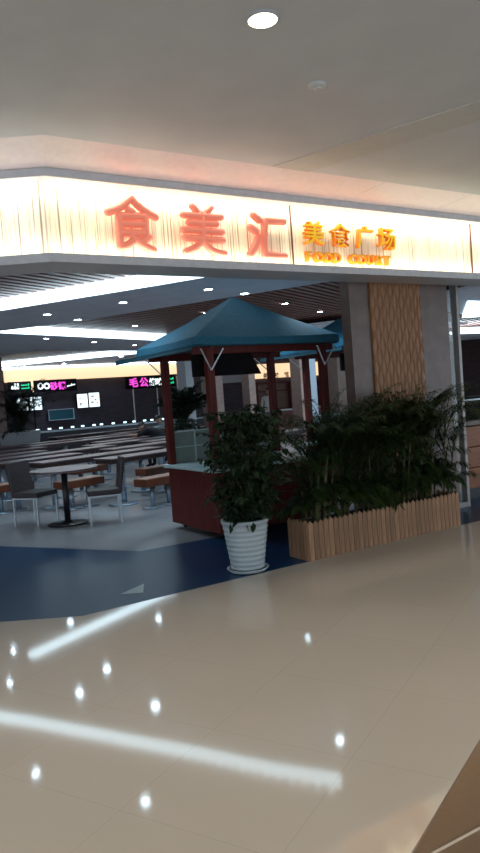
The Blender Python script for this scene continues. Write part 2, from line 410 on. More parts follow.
# ------------------------------------------------------------------ downlights
dl_proto = None
def downlight(x, y, z, label, r=0.05, warm=False):
    global dl_proto
    e = empty('downlight', (x, y, z), label, 'ceiling light', group='recessed ceiling downlights')
    bm = B(); lathe(bm, [(r*1.25, 0.0), (r*1.25, -0.006), (r*1.02, -0.008), (r, 0.0)], seg=20)
    obj('trim_ring', bm, M['white'], e, smooth=True)
    bm = B(); lathe(bm, [(0, -0.004), (r, -0.004), (r, -0.001), (0, -0.001)], seg=20)
    obj('lens', bm, M['downwarm' if warm else 'down'], e)
    l = bpy.data.lights.new('downlight_beam', 'SPOT'); l.energy = 62; l.spot_size = 2.0; l.spot_blend = .8; l.shadow_soft_size = .05; l.color = (.62, .84, 1)
    lo = bpy.data.objects.new('downlight_beam', l); COL.objects.link(lo); lo.parent = e; lo.location = (0, 0, -.03)
    return e
DL = [(-1.60, 10.33, 3.07, 'small round downlight in the wide grey ceiling band, left of the canopy'),
      (-2.92, 11.03, 3.07, 'small round downlight in the grey ceiling band at far left'),
      (-2.65, 11.95, 3.07, 'bluish bright downlight at the far edge of the wide grey band'),
      (-2.11, 15.08, 3.24, 'small downlight just left of the teal canopy roof'),
      (-3.97, 14.75, 3.07, 'left one of the two small downlights below the second light strip'),
      (-3.28, 16.35, 3.07, 'small downlight in the second grey band, middle of three'),
      (-2.58, 18.05, 3.07, 'small downlight in the second grey band, right of three'),
      (-0.30, 9.68, 3.07, 'bright downlight in the wide grey band above the canopy roof'),
      (0.21, 10.33, 3.07, 'small downlight at the band edge above the canopy peak'),
      (1.02, 13.19, 3.24, 'left small downlight among the brown slats right of canopy'),
      (1.90, 14.98, 3.24, 'right small downlight among the brown slats right of canopy'),
      (2.25, 11.92, 3.24, 'tiny downlight beside the stone pillar top'),
      (-7.1, 23.4, 3.07, 'far bluish downlight above the leftmost stall sign'),
      (-5.8, 23.5, 3.07, 'far bluish downlight above the second stall sign'),
      (-3.6, 22.0, 3.07, 'far bluish downlight left of the canopy corner'),
      (8.33, 21.26, 3.24, 'bluish bright lamp seen through the right glass')]
for d in DL: downlight(d[0], d[1], d[2]-0.0, d[3], r=0.06 if d[1] < 20 else .085)
# lamps seen only mirrored in the polished floor
for x, y, l in [(-4.72, 13.25, 'left'), (-0.505, 13.67, 'centre'), (-4.26, 11.65, 'side'), (-3.04, 8.95, 'front left'), (-1.47, 8.12, 'front centre'), (1.01, 8.9, 'front right')]:
    downlight(x, y, 3.07 if l in ('left', 'side', 'front right') else 3.24, 'downlight seen only mirrored in the cream floor, %s one' % l)
# outer ceiling lamp and detector
def lamp_beam(e, power):
    l = bpy.data.lights.new('lamp_beam', 'SPOT'); l.energy = power; l.spot_size = 1.75; l.spot_blend = 1.0; l.shadow_soft_size = .07; l.color = (1, .93, .82)
    lo = bpy.data.objects.new('lamp_beam', l); COL.objects.link(lo); lo.parent = e; lo.location = (0, 0, -.03)
e = empty('ceiling_lamp', (0.26, 3.51, 3.42), 'round warm white recessed lamp in the plain grey ceiling at top', 'ceiling light')
lamp_beam(e, 78)
lamp0 = e
bm = B(); lathe(bm, [(0.088, 0), (0.086, -0.008), (0.074, -0.010), (0.072, 0)], seg=32); obj('trim_ring', bm, M['white'], e, smooth=True)
bm = B(); lathe(bm, [(0, -0.012), (0.05, -0.011), (0.073, -0.006), (0.073, -0.001), (0, -0.001)], seg=32); obj('lens', bm, M['downwarm'], e, smooth=True)
for (x, y), w in zip([(-2.3, 2.6), (2.8, 3.0), (0.3, 1.2), (-2.3, 0.2), (2.8, 0.4)], ('left of the frame', 'right of the frame', 'above the camera', 'behind at left', 'behind at right')):  # unseen lamps added out of view to brighten the concourse floor
    c = copy_tree(lamp0); c.location = (x, y, 3.42); c['label'] = 'added unseen ceiling lamp to brighten the floor, ' + w
e = empty('smoke_detector', (0.62, 4.29, 3.42), 'small pale grey round detector on the ceiling right of the lamp', 'smoke detector')
bm = B(); lathe(bm, [(0.055, 0), (0.055, -0.012), (0.045, -0.02), (0, -0.02)], seg=28); obj('base', bm, M['ceil_trim'], e, smooth=True)
bm = B(); lathe(bm, [(0.025, -0.02), (0.022, -0.03), (0, -0.032)], seg=20); obj('sensor', bm, M['ceil_trim'], e, smooth=True)

# ------------------------------------------------------------------ sign letters
def stroke_letter(name, strokes, r, m, label, v=-0.02):
    bm = B()
    for st in strokes:
        pts = [W(a, v, z) for a, z in st]
        # resample lightly for round bends
        if len(pts) == 3:
            p0, p1, p2 = pts; q = []
            for k in range(7):
                t = k/6; c = p1*2 - (p0+p2)/2
                q.append(p0*(1-t)**2 + c*2*t*(1-t) + p2*t*t)
            pts = q
        tube(bm, pts, r, 10, dome=True)
    return tag(obj(name, bm, m, smooth=True), label, 'sign letter', 'large salmon characters of the sign')
SHI = [[(0.46, 3.04), (0.57, 3.09), (0.66, 3.17)], [(0.66, 3.17), (0.73, 3.1), (0.86, 3.03)], [(0.63, 3.07), (0.66, 3.055)], [(0.55, 3.02), (0.545, 2.9), (0.54, 2.78)], [(0.55, 3.02), (0.77, 3.03)], [(0.77, 3.03), (0.76, 2.89)], [(0.55, 2.96), (0.76, 2.965)], [(0.54, 2.89), (0.75, 2.895)], [(0.54, 2.78), (0.59, 2.79), (0.65, 2.83)], [(0.64, 2.88), (0.71, 2.82), (0.82, 2.77)], [(0.79, 2.87), (0.72, 2.83)]]
MEI = [[(1.20, 3.15), (1.24, 3.11)], [(1.38, 3.15), (1.34, 3.11)], [(1.11, 3.07), (1.47, 3.075)], [(1.16, 3.01), (1.42, 3.015)], [(1.1, 2.95), (1.47, 2.95)], [(1.11, 2.885), (1.47, 2.88)], [(1.285, 3.09), (1.28, 2.89)], [(1.275, 2.89), (1.22, 2.82), (1.11, 2.77)], [(1.285, 2.88), (1.35, 2.80), (1.48, 2.77)]]
HUI = [[(1.80, 3.12), (1.86, 3.08)], [(1.76, 3.01), (1.82, 2.98)], [(1.84, 2.93), (1.80, 2.85), (1.74, 2.775)], [(1.92, 3.08), (2.12, 3.085)], [(1.92, 3.08), (1.90, 2.92), (1.895, 2.775)], [(1.895, 2.775), (2.11, 2.775)]]
stroke_letter('sign_character', SHI, 0.031, M['letter'], 'leftmost large salmon character, roof shape over a box, on lit sign')
stroke_letter('sign_character', MEI, 0.030, M['letter'], 'middle large salmon character with four crossbars on lit sign')
stroke_letter('sign_character', HUI, 0.034, M['letter'], 'third large salmon character with three dots and open box')

def text_mesh(txt, size, extrude, offset=0.0, bevel=0.0, m=None, name='sign_character', parent=None):
    c = bpy.data.curves.new('txt', 'FONT'); c.body = txt; c.size = size; c.extrude = extrude; c.offset = offset; c.bevel_depth = bevel
    c.align_x = 'CENTER'; c.align_y = 'BOTTOM_BASELINE' if 'BOTTOM_BASELINE' in [i.identifier for i in c.bl_rna.properties['align_y'].enum_items] else 'BOTTOM'
    c.resolution_u = 3
    t = bpy.data.objects.new('txt', c); COL.objects.link(t)
    bpy.context.view_layer.update()
    dg = bpy.context.evaluated_depsgraph_get()
    me = bpy.data.meshes.new_from_object(t.evaluated_get(dg))
    bpy.data.objects.remove(t); me.name = name
    me.materials.clear()
    for x in (m if isinstance(m, (list, tuple)) else [m]): me.materials.append(x)
    o = bpy.data.objects.new(name, me); COL.objects.link(o)
    if parent: o.parent = parent
    return o
def face_letter(o, u, v, z, sx=1.0):
    # stand a flat text mesh upright, facing the concourse
    o.location = W(u, v, z); o.rotation_euler = (PI/2, 0, TH); o.scale = (sx, 1, 1)
def yellow_front(o):
    me = o.data
    me.materials.append(M['yellowside'])
    for p in me.polygons:
        if abs(p.normal.z) < 0.5: p.material_index = 1
for ch, u, l in [('美', 2.47, 'small yellow character with crossbars, first of four after the salmon ones'), ('食', 2.785, 'small yellow roof-shaped character, second of four'), ('广', 3.10, 'small yellow character like an open shed, third of four'), ('场', 3.39, 'small yellow character, last of four at the right')]:
    o = text_mesh(ch, 0.225, 0.025, 0.003, 0, M['yellow']); face_letter(o, u, 0.0, 2.922, 1.05); yellow_front(o)
    tag(o, l, 'sign letter', 'small yellow characters of the sign')
for i, (ch, u) in enumerate([('F', 2.39), ('O', 2.505), ('O', 2.615), ('D', 2.725), ('C', 2.925), ('O', 3.04), ('U', 3.15), ('R', 3.265), ('T', 3.375)]):
    o = text_mesh(ch, 0.128, 0.022, 0.003, 0, M['gold'], 'sign_letter'); face_letter(o, u, 0.0, 2.748, 1.05); yellow_front(o)
    word = 'FOOD' if i < 4 else 'COURT'
    pos = ['first', 'second', 'third', 'last', 'first', 'second', 'third', 'fourth', 'last'][i]
    tag(o, 'small yellow %s, %s letter of %s on the lit sign' % (ch, pos, word), 'sign letter', 'yellow letters FOOD COURT')

# ------------------------------------------------------------------ kiosk
def make_kiosk(label, full=True):
    # local frame: origin at near-left corner of the body, x along the front, y into the court
    k = empty('canopy_kiosk', W(2.08, 1.45, 0), label, 'kiosk', rotz=TH)
    Lx, Ly = 1.62, 1.17
    bm = B(); quadbox(bm, (Lx/2, Ly/2, .41), (Lx, Ly, .68)); obj('body', bm, M['mahog'], k, bevel=.006)
    bm = B(); quadbox(bm, (Lx/2, Ly/2, .77), (Lx+.1, Ly+.1, .04)); obj('counter_top', bm, M['counter_top'], k, bevel=.006)
    for x in (.12, Lx-.12):
        for y in (.1, Ly-.1):
            bm = B(); tube(bm, [(x-.015, y, .035), (x+.015, y, .035)], .035, 12); quadbox(bm, (x, y, .064), (.03, .05, .012))
            obj('caster', bm, M['blackmetal'], k)
    # frosted screen round the back of the counter
    bm = B(); quadbox(bm, (Lx/2, Ly-.03, .98), (Lx-.04, .02, .38)); 
    obj('back_screen', bm, M['glasspanel'], k)
    bm = B()
    for x in (.01, .37, .75, 1.15, Lx-.02): quadbox(bm, (x, Ly-.045, .98), (.018, .02, .38))
    quadbox(bm, (Lx/2, Ly-.045, .985), (Lx-.04, .018, .014)); quadbox(bm, (Lx/2, Ly-.045, 1.175), (Lx-.02, .024, .014))
    obj('screen_frame', bm, M['counter_top'], k)
    z0, zt = .79, 2.12
    for x in (.0, Lx-.05):
        for y in (.03, Ly-.05):
            bm = B(); quadbox(bm, (x+.03, y, (z0+zt)/2), (.085, .085, zt-z0)); obj('post', bm, M['mahog'], k, bevel=.006)
    # top frame
    X0, X1, Y0, Y1 = -.18, 1.76, -.09, 1.42
    bm = B()
    for y in (.03, Ly-.05): quadbox(bm, ((X0+X1)/2, y, 2.085), (X1-X0-.02, .05, .09))
    for x in (.03, Lx-.02): quadbox(bm, (x, (Y0+Y1)/2, 2.13), (.05, Y1-Y0-.02, .06))
    obj('top_frame', bm, M['mahog'], k)
    for x in (.03, Lx-.02):
        for y, y2 in ((-.01, -.06), (Ly, Ly+.19)):
            for s in (-1, 1):
                bm = B(); tube(bm, [(x, y, 1.86), (x+s*.14, y2, 2.09)], .008, 6)
                obj('brace', bm, M['white_metal'], k)
    # hip roof canvas with valance
    bm = B()
    ap = bm.verts.new(((X0+X1)/2+.0, (Y0+Y1)/2, 2.76))
    n = 8; ring = []; low = []; inner = []
    cs = [(X0, Y0), (X1, Y0), (X1, Y1), (X0, Y1)]
    for i in range(4):
        a = Vector(cs[i]); b = Vector(cs[(i+1) % 4])
        for j in range(n):
            p = a.lerp(b, j/n); sag = .015*math.sin(PI*j/n)
            ring.append(bm.verts.new((p.x, p.y, 2.215-sag)))
            q = p + (p-Vector(((X0+X1)/2, (Y0+Y1)/2)))*.012
            low.append(bm.verts.new((q.x, q.y, 2.135-sag*.4-(.006 if j % 2 else 0))))
    mid = []
    for i, v in enumerate(ring):
        t = .5; c = ap.co.lerp(v.co, t); mid.append(bm.verts.new((c.x, c.y, c.z-.018)))
    N = len(ring)
    for i in range(N):
        bm.faces.new((ap, mid[i], mid[(i+1) % N])); bm.faces.new((mid[i], ring[i], ring[(i+1) % N], mid[(i+1) % N]))
        bm.faces.new((ring[i], low[i], low[(i+1) % N], ring[(i+1) % N]))
    o = obj('canopy', bm, M['teal'], k)
    md = o.modifiers.new('solid', 'SOLIDIFY'); md.thickness = .008; md.offset = 1
    bm = B()
    lo2 = [(x*1.0, y) for x, y in cs]
    # dark hem running round the lower edge and the side flap on the left
    for i in range(4):
        a = Vector((*cs[i], 2.122)); b = Vector((*cs[(i+1) % 4], 2.122))
        tube(bm, [a, b], .011, 6)
    obj('hem', bm, M['tealdark'], k, smooth=True)
    bm = B()
    f = [(X0, Y0+.1, 2.12), (X0-.12, Y1+.40, 2.12), (X0-.12, Y1+.42, 2.065), (X0-.01, Y0+.1, 2.08)]
    vs = [bm.verts.new(p) for p in f]; bm.faces.new(vs)
    o = obj('side_flap', bm, M['tealdark'], k); md = o.modifiers.new('solid', 'SOLIDIFY'); md.thickness = .02; md.offset = 0
    # black menu board hung under the front rail
    bm = B()
    vs = [bm.verts.new(p) for p in [(-.12, .14, 2.04), (.64, .14, 2.04), (.77, .14, 1.80), (-.12, .14, 1.80)]]; bm.faces.new(vs)
    o = obj('hanging_board', bm, M['black'], k); md = o.modifiers.new('solid', 'SOLIDIFY'); md.thickness = .03; md.offset = 0
    return k
k1 = make_kiosk('dark red wooden kiosk under a teal hip canopy, behind the white potted tree')
k2 = copy_tree(k1); k2.location = W(2.08+2.7, 1.45+.7, 0)
k2['label'] = 'second teal canopied kiosk, half hidden behind the stone pillar'
for o in (k1, k2): o['group'] = 'canopied kiosks'

# ------------------------------------------------------------------ potted ficus
def rim_pot(name, loc, label, H=.47, r0=.145, r1=.215, leafseed=1):
    e = empty('potted_tree', loc, label, 'potted plant')
    bm = B()
    prof = [(0, .03), (r0, .03)]
    nr = 9
    for i in range(nr*6+1):
        t = i/(nr*6); z = .035 + (H-.07)*t
        r = r0 + (r1-.012-r0)*t + .006*(0.5+0.5*math.cos(2*PI*t*nr))
        prof.append((r, z))
    prof += [(r1-.004, H-.035), (r1, H-.02), (r1, H), (r1-.02, H), (r1-.03, H-.04), (0, H-.05)]
    lathe(bm, prof, seg=48); obj('pot', bm, M['pot'], e, smooth=True)
    bm = B(); lathe(bm, [(0, .002), (r0+.02, .002), (r0+.045, .03), (r0+.04, .035), (r0+.03, .022), (0, .02)], seg=40); obj('saucer', bm, M['pot'], e, smooth=True)
    bm = B(); lathe(bm, [(r1-.035, H-.05), (r1-.035, H-.025), (0, H-.018)], seg=24); obj('soil', bm, M['soil'], e)
    return e
def leaf(bm, base, direc, L, w, droop=.25, nrm=None, mi=0):
    d = Vector(direc).normalized(); up = nrm or Vector((random.uniform(-.4, .4), random.uniform(-.4, .4), 1))
    s = d.cross(up).normalized(); n = s.cross(d)
    p = [Vector(base), Vector(base)+d*L*.35-n*L*droop*.1, Vector(base)+d*L*.7-n*L*droop*.35, Vector(base)+d*L-n*L*droop]
    a = bm.verts.new(p[0]); l1 = bm.verts.new(p[1]+s*w*.5+n*w*.12); r1 = bm.verts.new(p[1]-s*w*.5+n*w*.12); m1 = bm.verts.new(p[1])
    l2 = bm.verts.new(p[2]+s*w*.36+n*w*.08); r2 = bm.verts.new(p[2]-s*w*.36+n*w*.08); m2 = bm.verts.new(p[2]); t = bm.verts.new(p[3])
    for f in ((a, m1, l1), (a, r1, m1), (l1, m1, m2, l2), (m1, r1, r2, m2), (l2, m2, t), (m2, r2, t)):
        bm.faces.new(f)
pt = rim_pot('pot', (-0.02, 6.13, 0), 'leafy ficus tree in a white ribbed pot and saucer, before the kiosk')
rnd = random.Random(3)
stems = []
for i in range(7):
    a = rnd.uniform(0, 2*PI); r = rnd.uniform(0.02, .09)
    bx, by = r*math.cos(a), r*math.sin(a); top = rnd.uniform(1.3, 1.52)
    pts = [(bx, by, .42), (bx+rnd.uniform(-.05, .05), by+rnd.uniform(-.05, .05), .8), (bx*2.0+rnd.uniform(-.1, .1), by*2+rnd.uniform(-.1, .1), top)]
    stems.append(pts)
    bm = B(); tube(bm, pts, [.011, .009, .004], 6); obj('stem', bm, M['bark'], pt, smooth=True)
bm = B()
bms = B()
for i in range(300):
    st = rnd.choice(stems); t = rnd.uniform(.12, 1)
    p = Vector(st[0]).lerp(Vector(st[1]), t*2) if t < .5 else Vector(st[1]).lerp(Vector(st[2]), t*2-1)
    a = rnd.uniform(0, 2*PI); z = p.z
    prof = {0: .26, 1: .30, 2: .36, 3: .40, 4: .36, 5: .30}
    rad = (.32 if z < .75 else .44)*(1.0 if z < 1.25 else .75)
    Lb = rnd.uniform(.12, rad)
    d = Vector((math.cos(a), math.sin(a)*.9, rnd.uniform(-.1, .7))).normalized()
    q = p + d*Lb; q.z -= .05*Lb/.3
    tube(bms, [p, p.lerp(q, .5)+Vector((0, 0, .02)), q], [.003, .002, .001], 4, cap=False)
    nleaf = rnd.randint(9, 14)
    for j in range(nleaf):
        tt = rnd.uniform(.3, 1.05); b = p.lerp(q, tt)
        aa = rnd.uniform(0, 2*PI)
        leaf(bm, b, (math.cos(aa), math.sin(aa), rnd.uniform(-.9, .25)), rnd.uniform(.06, .095), rnd.uniform(.034, .052))
for j, (x, y) in enumerate([(-.12, -.17), (.07, -.20), (.02, -.2)]):       # leaves hanging over the rim
    leaf(bm, (x, y, .47), (0, -.3, -1), .10, .055)
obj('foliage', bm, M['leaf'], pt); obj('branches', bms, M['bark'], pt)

# ------------------------------------------------------------------ picket planter with palms
pl = empty('picket_planter', W(2.17, 0, 0), 'long planter box fenced with pointed pine pickets before the stone wall', 'planter', rotz=TH)
PL, PD, PH = 2.05, .30, .37
bm = B(); quadbox(bm, (PL/2, PD/2+.012, .17), (PL-.05, PD-.04, .30)); obj('inner_box', bm, M['soil'], pl)
def picket_bm(w, h):
    bm = B(); pts = [(-w/2, 0), (w/2, 0), (w/2, h-.028), (0, h), (-w/2, h-.028)]
    a = [bm.verts.new((x, -.008, z)) for x, z in pts]; b = [bm.verts.new((x, .008, z)) for x, z in pts]
    bm.faces.new(a); bm.faces.new(b[::-1])
    for i in range(5): bm.faces.new((a[i], b[i], b[(i+1) % 5], a[(i+1) % 5]))
    return bm
nt = M['picket'].node_tree; oi = nt.nodes.new('ShaderNodeObjectInfo'); hs = nt.nodes.new('ShaderNodeHueSaturation')
mr = nt.nodes.new('ShaderNodeMapRange'); mr.inputs['To Min'].default_value = .72; mr.inputs['To Max'].default_value = 1.15
nt.links.new(oi.outputs['Random'], mr.inputs['Value']); nt.links.new(mr.outputs[0], hs.inputs['Value'])
bs = nt.nodes['Principled BSDF']; src = bs.inputs['Base Color'].links[0].from_socket
nt.links.new(src, hs.inputs['Color']); nt.links.new(hs.outputs[0], bs.inputs['Base Color'])
npk = 34
for i in range(npk):
    w = PL/npk
    o = obj('picket', picket_bm(w*.90, PH+rnd.uniform(-.006, .006)), M['picket'], pl, loc=(w*(i+.5), 0, 0))
for side in (0, PL):
    for i in range(5):
        w = PD/5
        o = obj('picket', picket_bm(w*.90, PH+rnd.uniform(-.006, .006)), M['picket'], pl, loc=(side, w*(i+.5)+.006, 0), rotz=PI/2)
# pale ground strip of skirting under pickets
bm = B(); quadbox(bm, (PL/2, .02, .02), (PL-.02, .02, .03)); obj('skirt', bm, M['redbox'], pl)

def frond(bm, base, az, L, elev, droop, nl, lw, ll, rn):
    pts = []; p = Vector(base); e = elev; n = 14
    d2 = Vector((math.cos(az), math.sin(az), 0))
    for i in range(n+1):
        pts.append(p.copy()); dirv = d2*math.cos(e) + Vector((0, 0, 1))*math.sin(e)
        p = p + dirv*(L/n); e -= droop/n*(.5+i/n)
    tube(bm, pts, [.006-.0045*i/n for i in range(n+1)], 4, cap=False)
    side = Vector((-math.sin(az), math.cos(az), 0))
    for k in range(nl):
        t = .22 + .78*k/nl; f = t*n; i = min(int(f), n-1); b = pts[i].lerp(pts[i+1], f-i); tg = (pts[i+1]-pts[i]).normalized()
        for s in (-1, 1):
            l = ll*(.55+.45*math.sin(PI*min(1, t*1.05)))*rn.uniform(.85, 1.1)
            d = (side*s*.8 + tg*.75 + Vector((0, 0, rn.uniform(-.35, .15)))).normalized()
            up = Vector((0, 0, 1)); sv = d.cross(up).normalized()*lw*.5
            m = b + d*l*.55 - Vector((0, 0, l*.06)); e_ = b + d*l - Vector((0, 0, l*.30))
            v = [bm.verts.new(b), bm.verts.new(m+sv), bm.verts.new(e_), bm.verts.new(m-sv)]
            bm.faces.new(v)
def areca(loc, H, R, seed, label, nf=22, lw=.013, mleaf='palm', group='areca palms in the picket planter', parent=None, zbase=0.0, xr=.15, yr=.07):
    rn = random.Random(seed)
    e = empty('areca_palm', loc, label, 'palm', group=group)
    bm = B()
    for c in range(11):
        a = rn.uniform(0, 2*PI); r = rn.uniform(.3, 1)
        x, y = r*xr*math.cos(a), r*yr*math.sin(a); hh = rn.uniform(.18, .60)*H
        bc = B(); top = (x*1.5, y*1.3, zbase+hh)
        tube(bc, [(x, y, zbase), (x*1.2, y*1.1, zbase+hh*.5), top], [.012, .010, .007], 6)
        obj('cane', bc, M['cane'], e, smooth=True)
        for q in range(max(2, nf//8)):
            az = rn.uniform(0, 2*PI)
            frond(bm, top, az, rn.uniform(.75, 1.15)*R*1.55, rn.uniform(1.1, 1.52), rn.uniform(.9, 1.9), 28, lw, .21*R/.5, rn)
        for q in range(3):
            az = rn.uniform(0, 2*PI)
            frond(bm, (x, y, zbase+hh*rn.uniform(.12, .55)), az, rn.uniform(.6, .8)*R*1.2, rn.uniform(.6, 1.3), rn.uniform(1.4, 2.2), 22, .014, .17*R/.5, rn)
    if group.startswith('areca'):
        for v_ in bm.verts:                          # fronds bend away from the wall behind
            w = Vector((v_.co.x+loc[0], v_.co.y+loc[1])) - C0; b = w.dot(UV_V)
            if b > .25:
                nb = .25 + .19*(1-math.exp(-(b-.25)/.19)); v_.co.x += UV_V.x*(nb-b); v_.co.y += UV_V.y*(nb-b)
    obj('fronds', bm, M[mleaf], e)
    return e
PALMS = [(2.36, .15, 1.06, .46, 'leftmost areca palm in the picket planter, beside the ficus'),
         (2.70, .15, 1.12, .48, 'second areca palm from the left in the picket planter'),
         (3.06, .15, 1.10, .48, 'third areca palm from the left, below the wavy wood panel edge'),
         (3.42, .15, 1.14, .46, 'fourth areca palm from the left, before the wavy wood panel'),
         (3.76, .15, 1.22, .48, 'tallest areca palm, second from the right in the planter'),
         (4.03, .15, 1.10, .50, 'rightmost areca palm, leaning out toward the glass door')]
for i, (u, v, H, R, l) in enumerate(PALMS):
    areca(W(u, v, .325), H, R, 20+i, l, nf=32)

# dark palm in a white planter behind the kiosk, and another at the far left
def bushy_planter(loc, w, h, ph, R, seed, label, pm):
    e = areca(loc, ph, R, seed, label, nf=40, lw=.035, mleaf='palmdark', group='palms in low planters among the tables', zbase=h*.9, xr=w*.25, yr=w*.25)
    bm = B(); 
    prof = [(-.5, 0), (.5, 0)]
    lo = [bm.verts.new((x*w*.82, y*w*.82, 0)) for x, y in ((-.5, -.5), (.5, -.5), (.5, .5), (-.5, .5))]
    hi = [bm.verts.new((x*w, y*w, h)) for x, y in ((-.5, -.5), (.5, -.5), (.5, .5), (-.5, .5))]
    hi2 = [bm.verts.new((x*w*.86, y*w*.86, h)) for x, y in ((-.5, -.5), (.5, -.5), (.5, .5), (-.5, .5))]
    d = [bm.verts.new((x*w*.84, y*w*.84, h*.85)) for x, y in ((-.5, -.5), (.5, -.5), (.5, .5), (-.5, .5))]
    for A, Bq in ((lo, hi), (hi, hi2), (hi2, d)):
        for i in range(4): bm.faces.new((A[i], A[(i+1) % 4], Bq[(i+1) % 4], Bq[i]))
    bm.faces.new(lo[::-1]); bm.faces.new(d)
    obj('planter_box', bm, pm, e)
    return e
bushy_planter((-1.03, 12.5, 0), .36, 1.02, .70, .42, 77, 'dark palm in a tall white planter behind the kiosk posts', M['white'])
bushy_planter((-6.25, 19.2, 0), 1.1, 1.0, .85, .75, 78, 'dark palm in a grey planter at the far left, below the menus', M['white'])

# ------------------------------------------------------------------ furniture
def round_table(x, y):
    e = empty('round_table', (x, y, 0), 'round dark table on a black pedestal between two brown chairs', 'table')
    bm = B(); lathe(bm, [(0, .725), (.42, .725), (.45, .735), (.45, .752), (.445, .757), (0, .757)], seg=48); obj('tabletop', bm, M['table'], e)
    bm = B(); tube(bm, [(0, 0, .02), (0, 0, .725)], .042, 20); obj('pedestal', bm, M['blackmetal'], e, smooth=True)
    bm = B(); lathe(bm, [(0, 0), (.27, 0), (.275, .012), (.25, .022), (.07, .03), (.06, .05), (0, .05)], seg=40); obj('base', bm, M['blackmetal'], e, smooth=True)
round_table(-2.42, 9.3)

def dining_chair(label):
    # local: faces +x
    e = empty('dining_chair', (0, 0, 0), label, 'chair')
    bm = B(); quadbox(bm, (0, 0, .425), (.44, .44, .07)); obj('seat', bm, M['leather'], e, bevel=.015)
    bm = B(); rt = Matrix.Rotation(math.radians(-9), 3, 'Y'); quadbox(bm, (-.235, 0, .645), (.055, .43, .46), rt); obj('backrest', bm, M['leather'], e, bevel=.015)
    for x in (-.2, .2):
        for y in (-.2, .2):
            bm = B(); quadbox(bm, (x, y, .195), (.022, .022, .39)); obj('leg', bm, M['white_metal'], e)
    bm = B()
    for y in (-.2, .2): quadbox(bm, (0, y, .378), (.40, .02, .018))
    for x in (-.2, .2): quadbox(bm, (x, 0, .378), (.02, .40, .018))
    obj('seat_frame', bm, M['white_metal'], e)
    return e
ch = dining_chair('dark brown padded chair left of the round table, facing right')
ch.location = (-2.90, 9.50, 0); ch.rotation_euler = (0, 0, math.radians(-24)); ch['group'] = 'padded chairs'
c2 = copy_tree(ch); c2.location = (-1.89, 9.22, 0); c2.rotation_euler = (0, 0, math.radians(195)); c2['label'] = 'dark brown padded chair right of the round table, facing left'

TD = math.radians(46)
tdir = Vector((math.cos(TD), math.sin(TD))); tn = Vector((-tdir.y, tdir.x))
def long_table(label, L=2.7, w=.50):
    e = empty('long_table', (0, 0, 0), label, 'table', group='long dining tables')
    bm = B(); quadbox(bm, (L/2, 0, .738), (L, w, .024)); obj('tabletop', bm, M['table'], e, bevel=.006)
    bm = B(); quadbox(bm, (L/2, 0, .695), (L-.06, w-.06, .062)); obj('apron', bm, M['edge'], e)
    for x in (.35, L-.4):
        bm = B(); tube(bm, [(x, 0, .02), (x, 0, .665)], .052, 18)
        leg = obj('leg', bm, M['metal'], e, smooth=True)
        bm = B(); lathe(bm, [(0, 0), (.24, 0), (.245, .012), (.2, .025), (.06, .032), (0, .032)], (x, 0, 0), seg=32); obj('foot', bm, M['metal'], leg, smooth=True)
    return e
def bench(label, L=.75, w=.30):
    e = empty('bench', (0, 0, 0), label, 'bench', group='orange wooden benches')
    bm = B(); quadbox(bm, (L/2, 0, .385), (L, w, .11)); obj('seat_box', bm, M['bench'], e, bevel=.005)
    bm = B(); quadbox(bm, (L/2, 0, .447), (L-.01, w-.01, .014)); obj('seat_top', bm, M['benchtop'], e, bevel=.004)
    for x in (.22, L-.22):
        bm = B(); tube(bm, [(x, 0, .015), (x, 0, .33)], .04, 16); leg = obj('leg', bm, M['metal'], e, smooth=True)
        bm = B(); lathe(bm, [(0, 0), (.16, 0), (.165, .01), (.13, .02), (0, .025)], (x, 0, 0), seg=28); obj('foot', bm, M['metal'], leg, smooth=True)
    return e
# near end points (x, y) and lengths of the table tops
TAB = [
       (-3.25, 10.75, 2.45, 'nearest long table, its end just behind the left padded chair'),
       (-2.15, 10.55, 2.7, 'long table ending behind the right padded chair'),
       (-4.55, 12.1, 2.7, 'long table at the left frame edge, second row'),
       (-5.9, 12.0, 2.7, 'long table cut off by the left frame edge'),
       (-0.95, 10.9, 2.0, 'long table whose end meets the kiosk screen'),
       (-3.25, 15.5, 2.2, 'long table in the middle, left of the kiosk post, third row'),
       (-4.96, 15.9, 3.2, 'long table in the third row, under the right menu screens'),
       (-6.3, 15.9, 2.9, 'long table in the third row, left end at frame edge'),
       (-2.0, 14.4, 2.7, 'long table nearest the kiosk in the third row'),
       (-5.43, 19.9, 3.2, 'far long table below the right menu screens, fourth row'),
       (-3.6, 19.5, 3.2, 'far long table with people leaning on it, fourth row'),
       (-8.0, 19.2, 1.8, 'farthest long table at left, before the lit counter'),
       (-2.0, 19.0, 2.8, 'far long table hidden partly by the red kiosk post'),
       (-4.35, 10.95, 2.0, 'long table behind the orange bench at the left frame edge'),
       (-0.2, 13.4, 2.4, 'long table seen just above the kiosk counter, second row'),
       (-4.2, 18.0, 1.7, 'short long table in the gap before the far row, centre'),
       (-7.6, 17.4, 1.4, 'long table beside the far left palm planter'),
       (-2.52, 12.78, 2.0, 'long table in line behind the nearest one, below the kiosk screen edge'),
       (-3.2, 14.39, 2.2, 'long table in the middle of the second row, before the seated people'),
       (-0.38, 14.6, 1.8, 'long table glimpsed between the two left kiosk posts'),
       (-5.45, 14.2, 1.5, 'short long table in the second row at left, below the left menus')]
t0 = long_table(TAB[0][3])
for i, (x, y, L, l) in enumerate(TAB):
    t = t0 if i == 0 else copy_tree(t0)
    t.location = (x, y, 0); t.rotation_euler = (0, 0, TD); t['label'] = l; t.scale = (L/2.7, 1, 1)
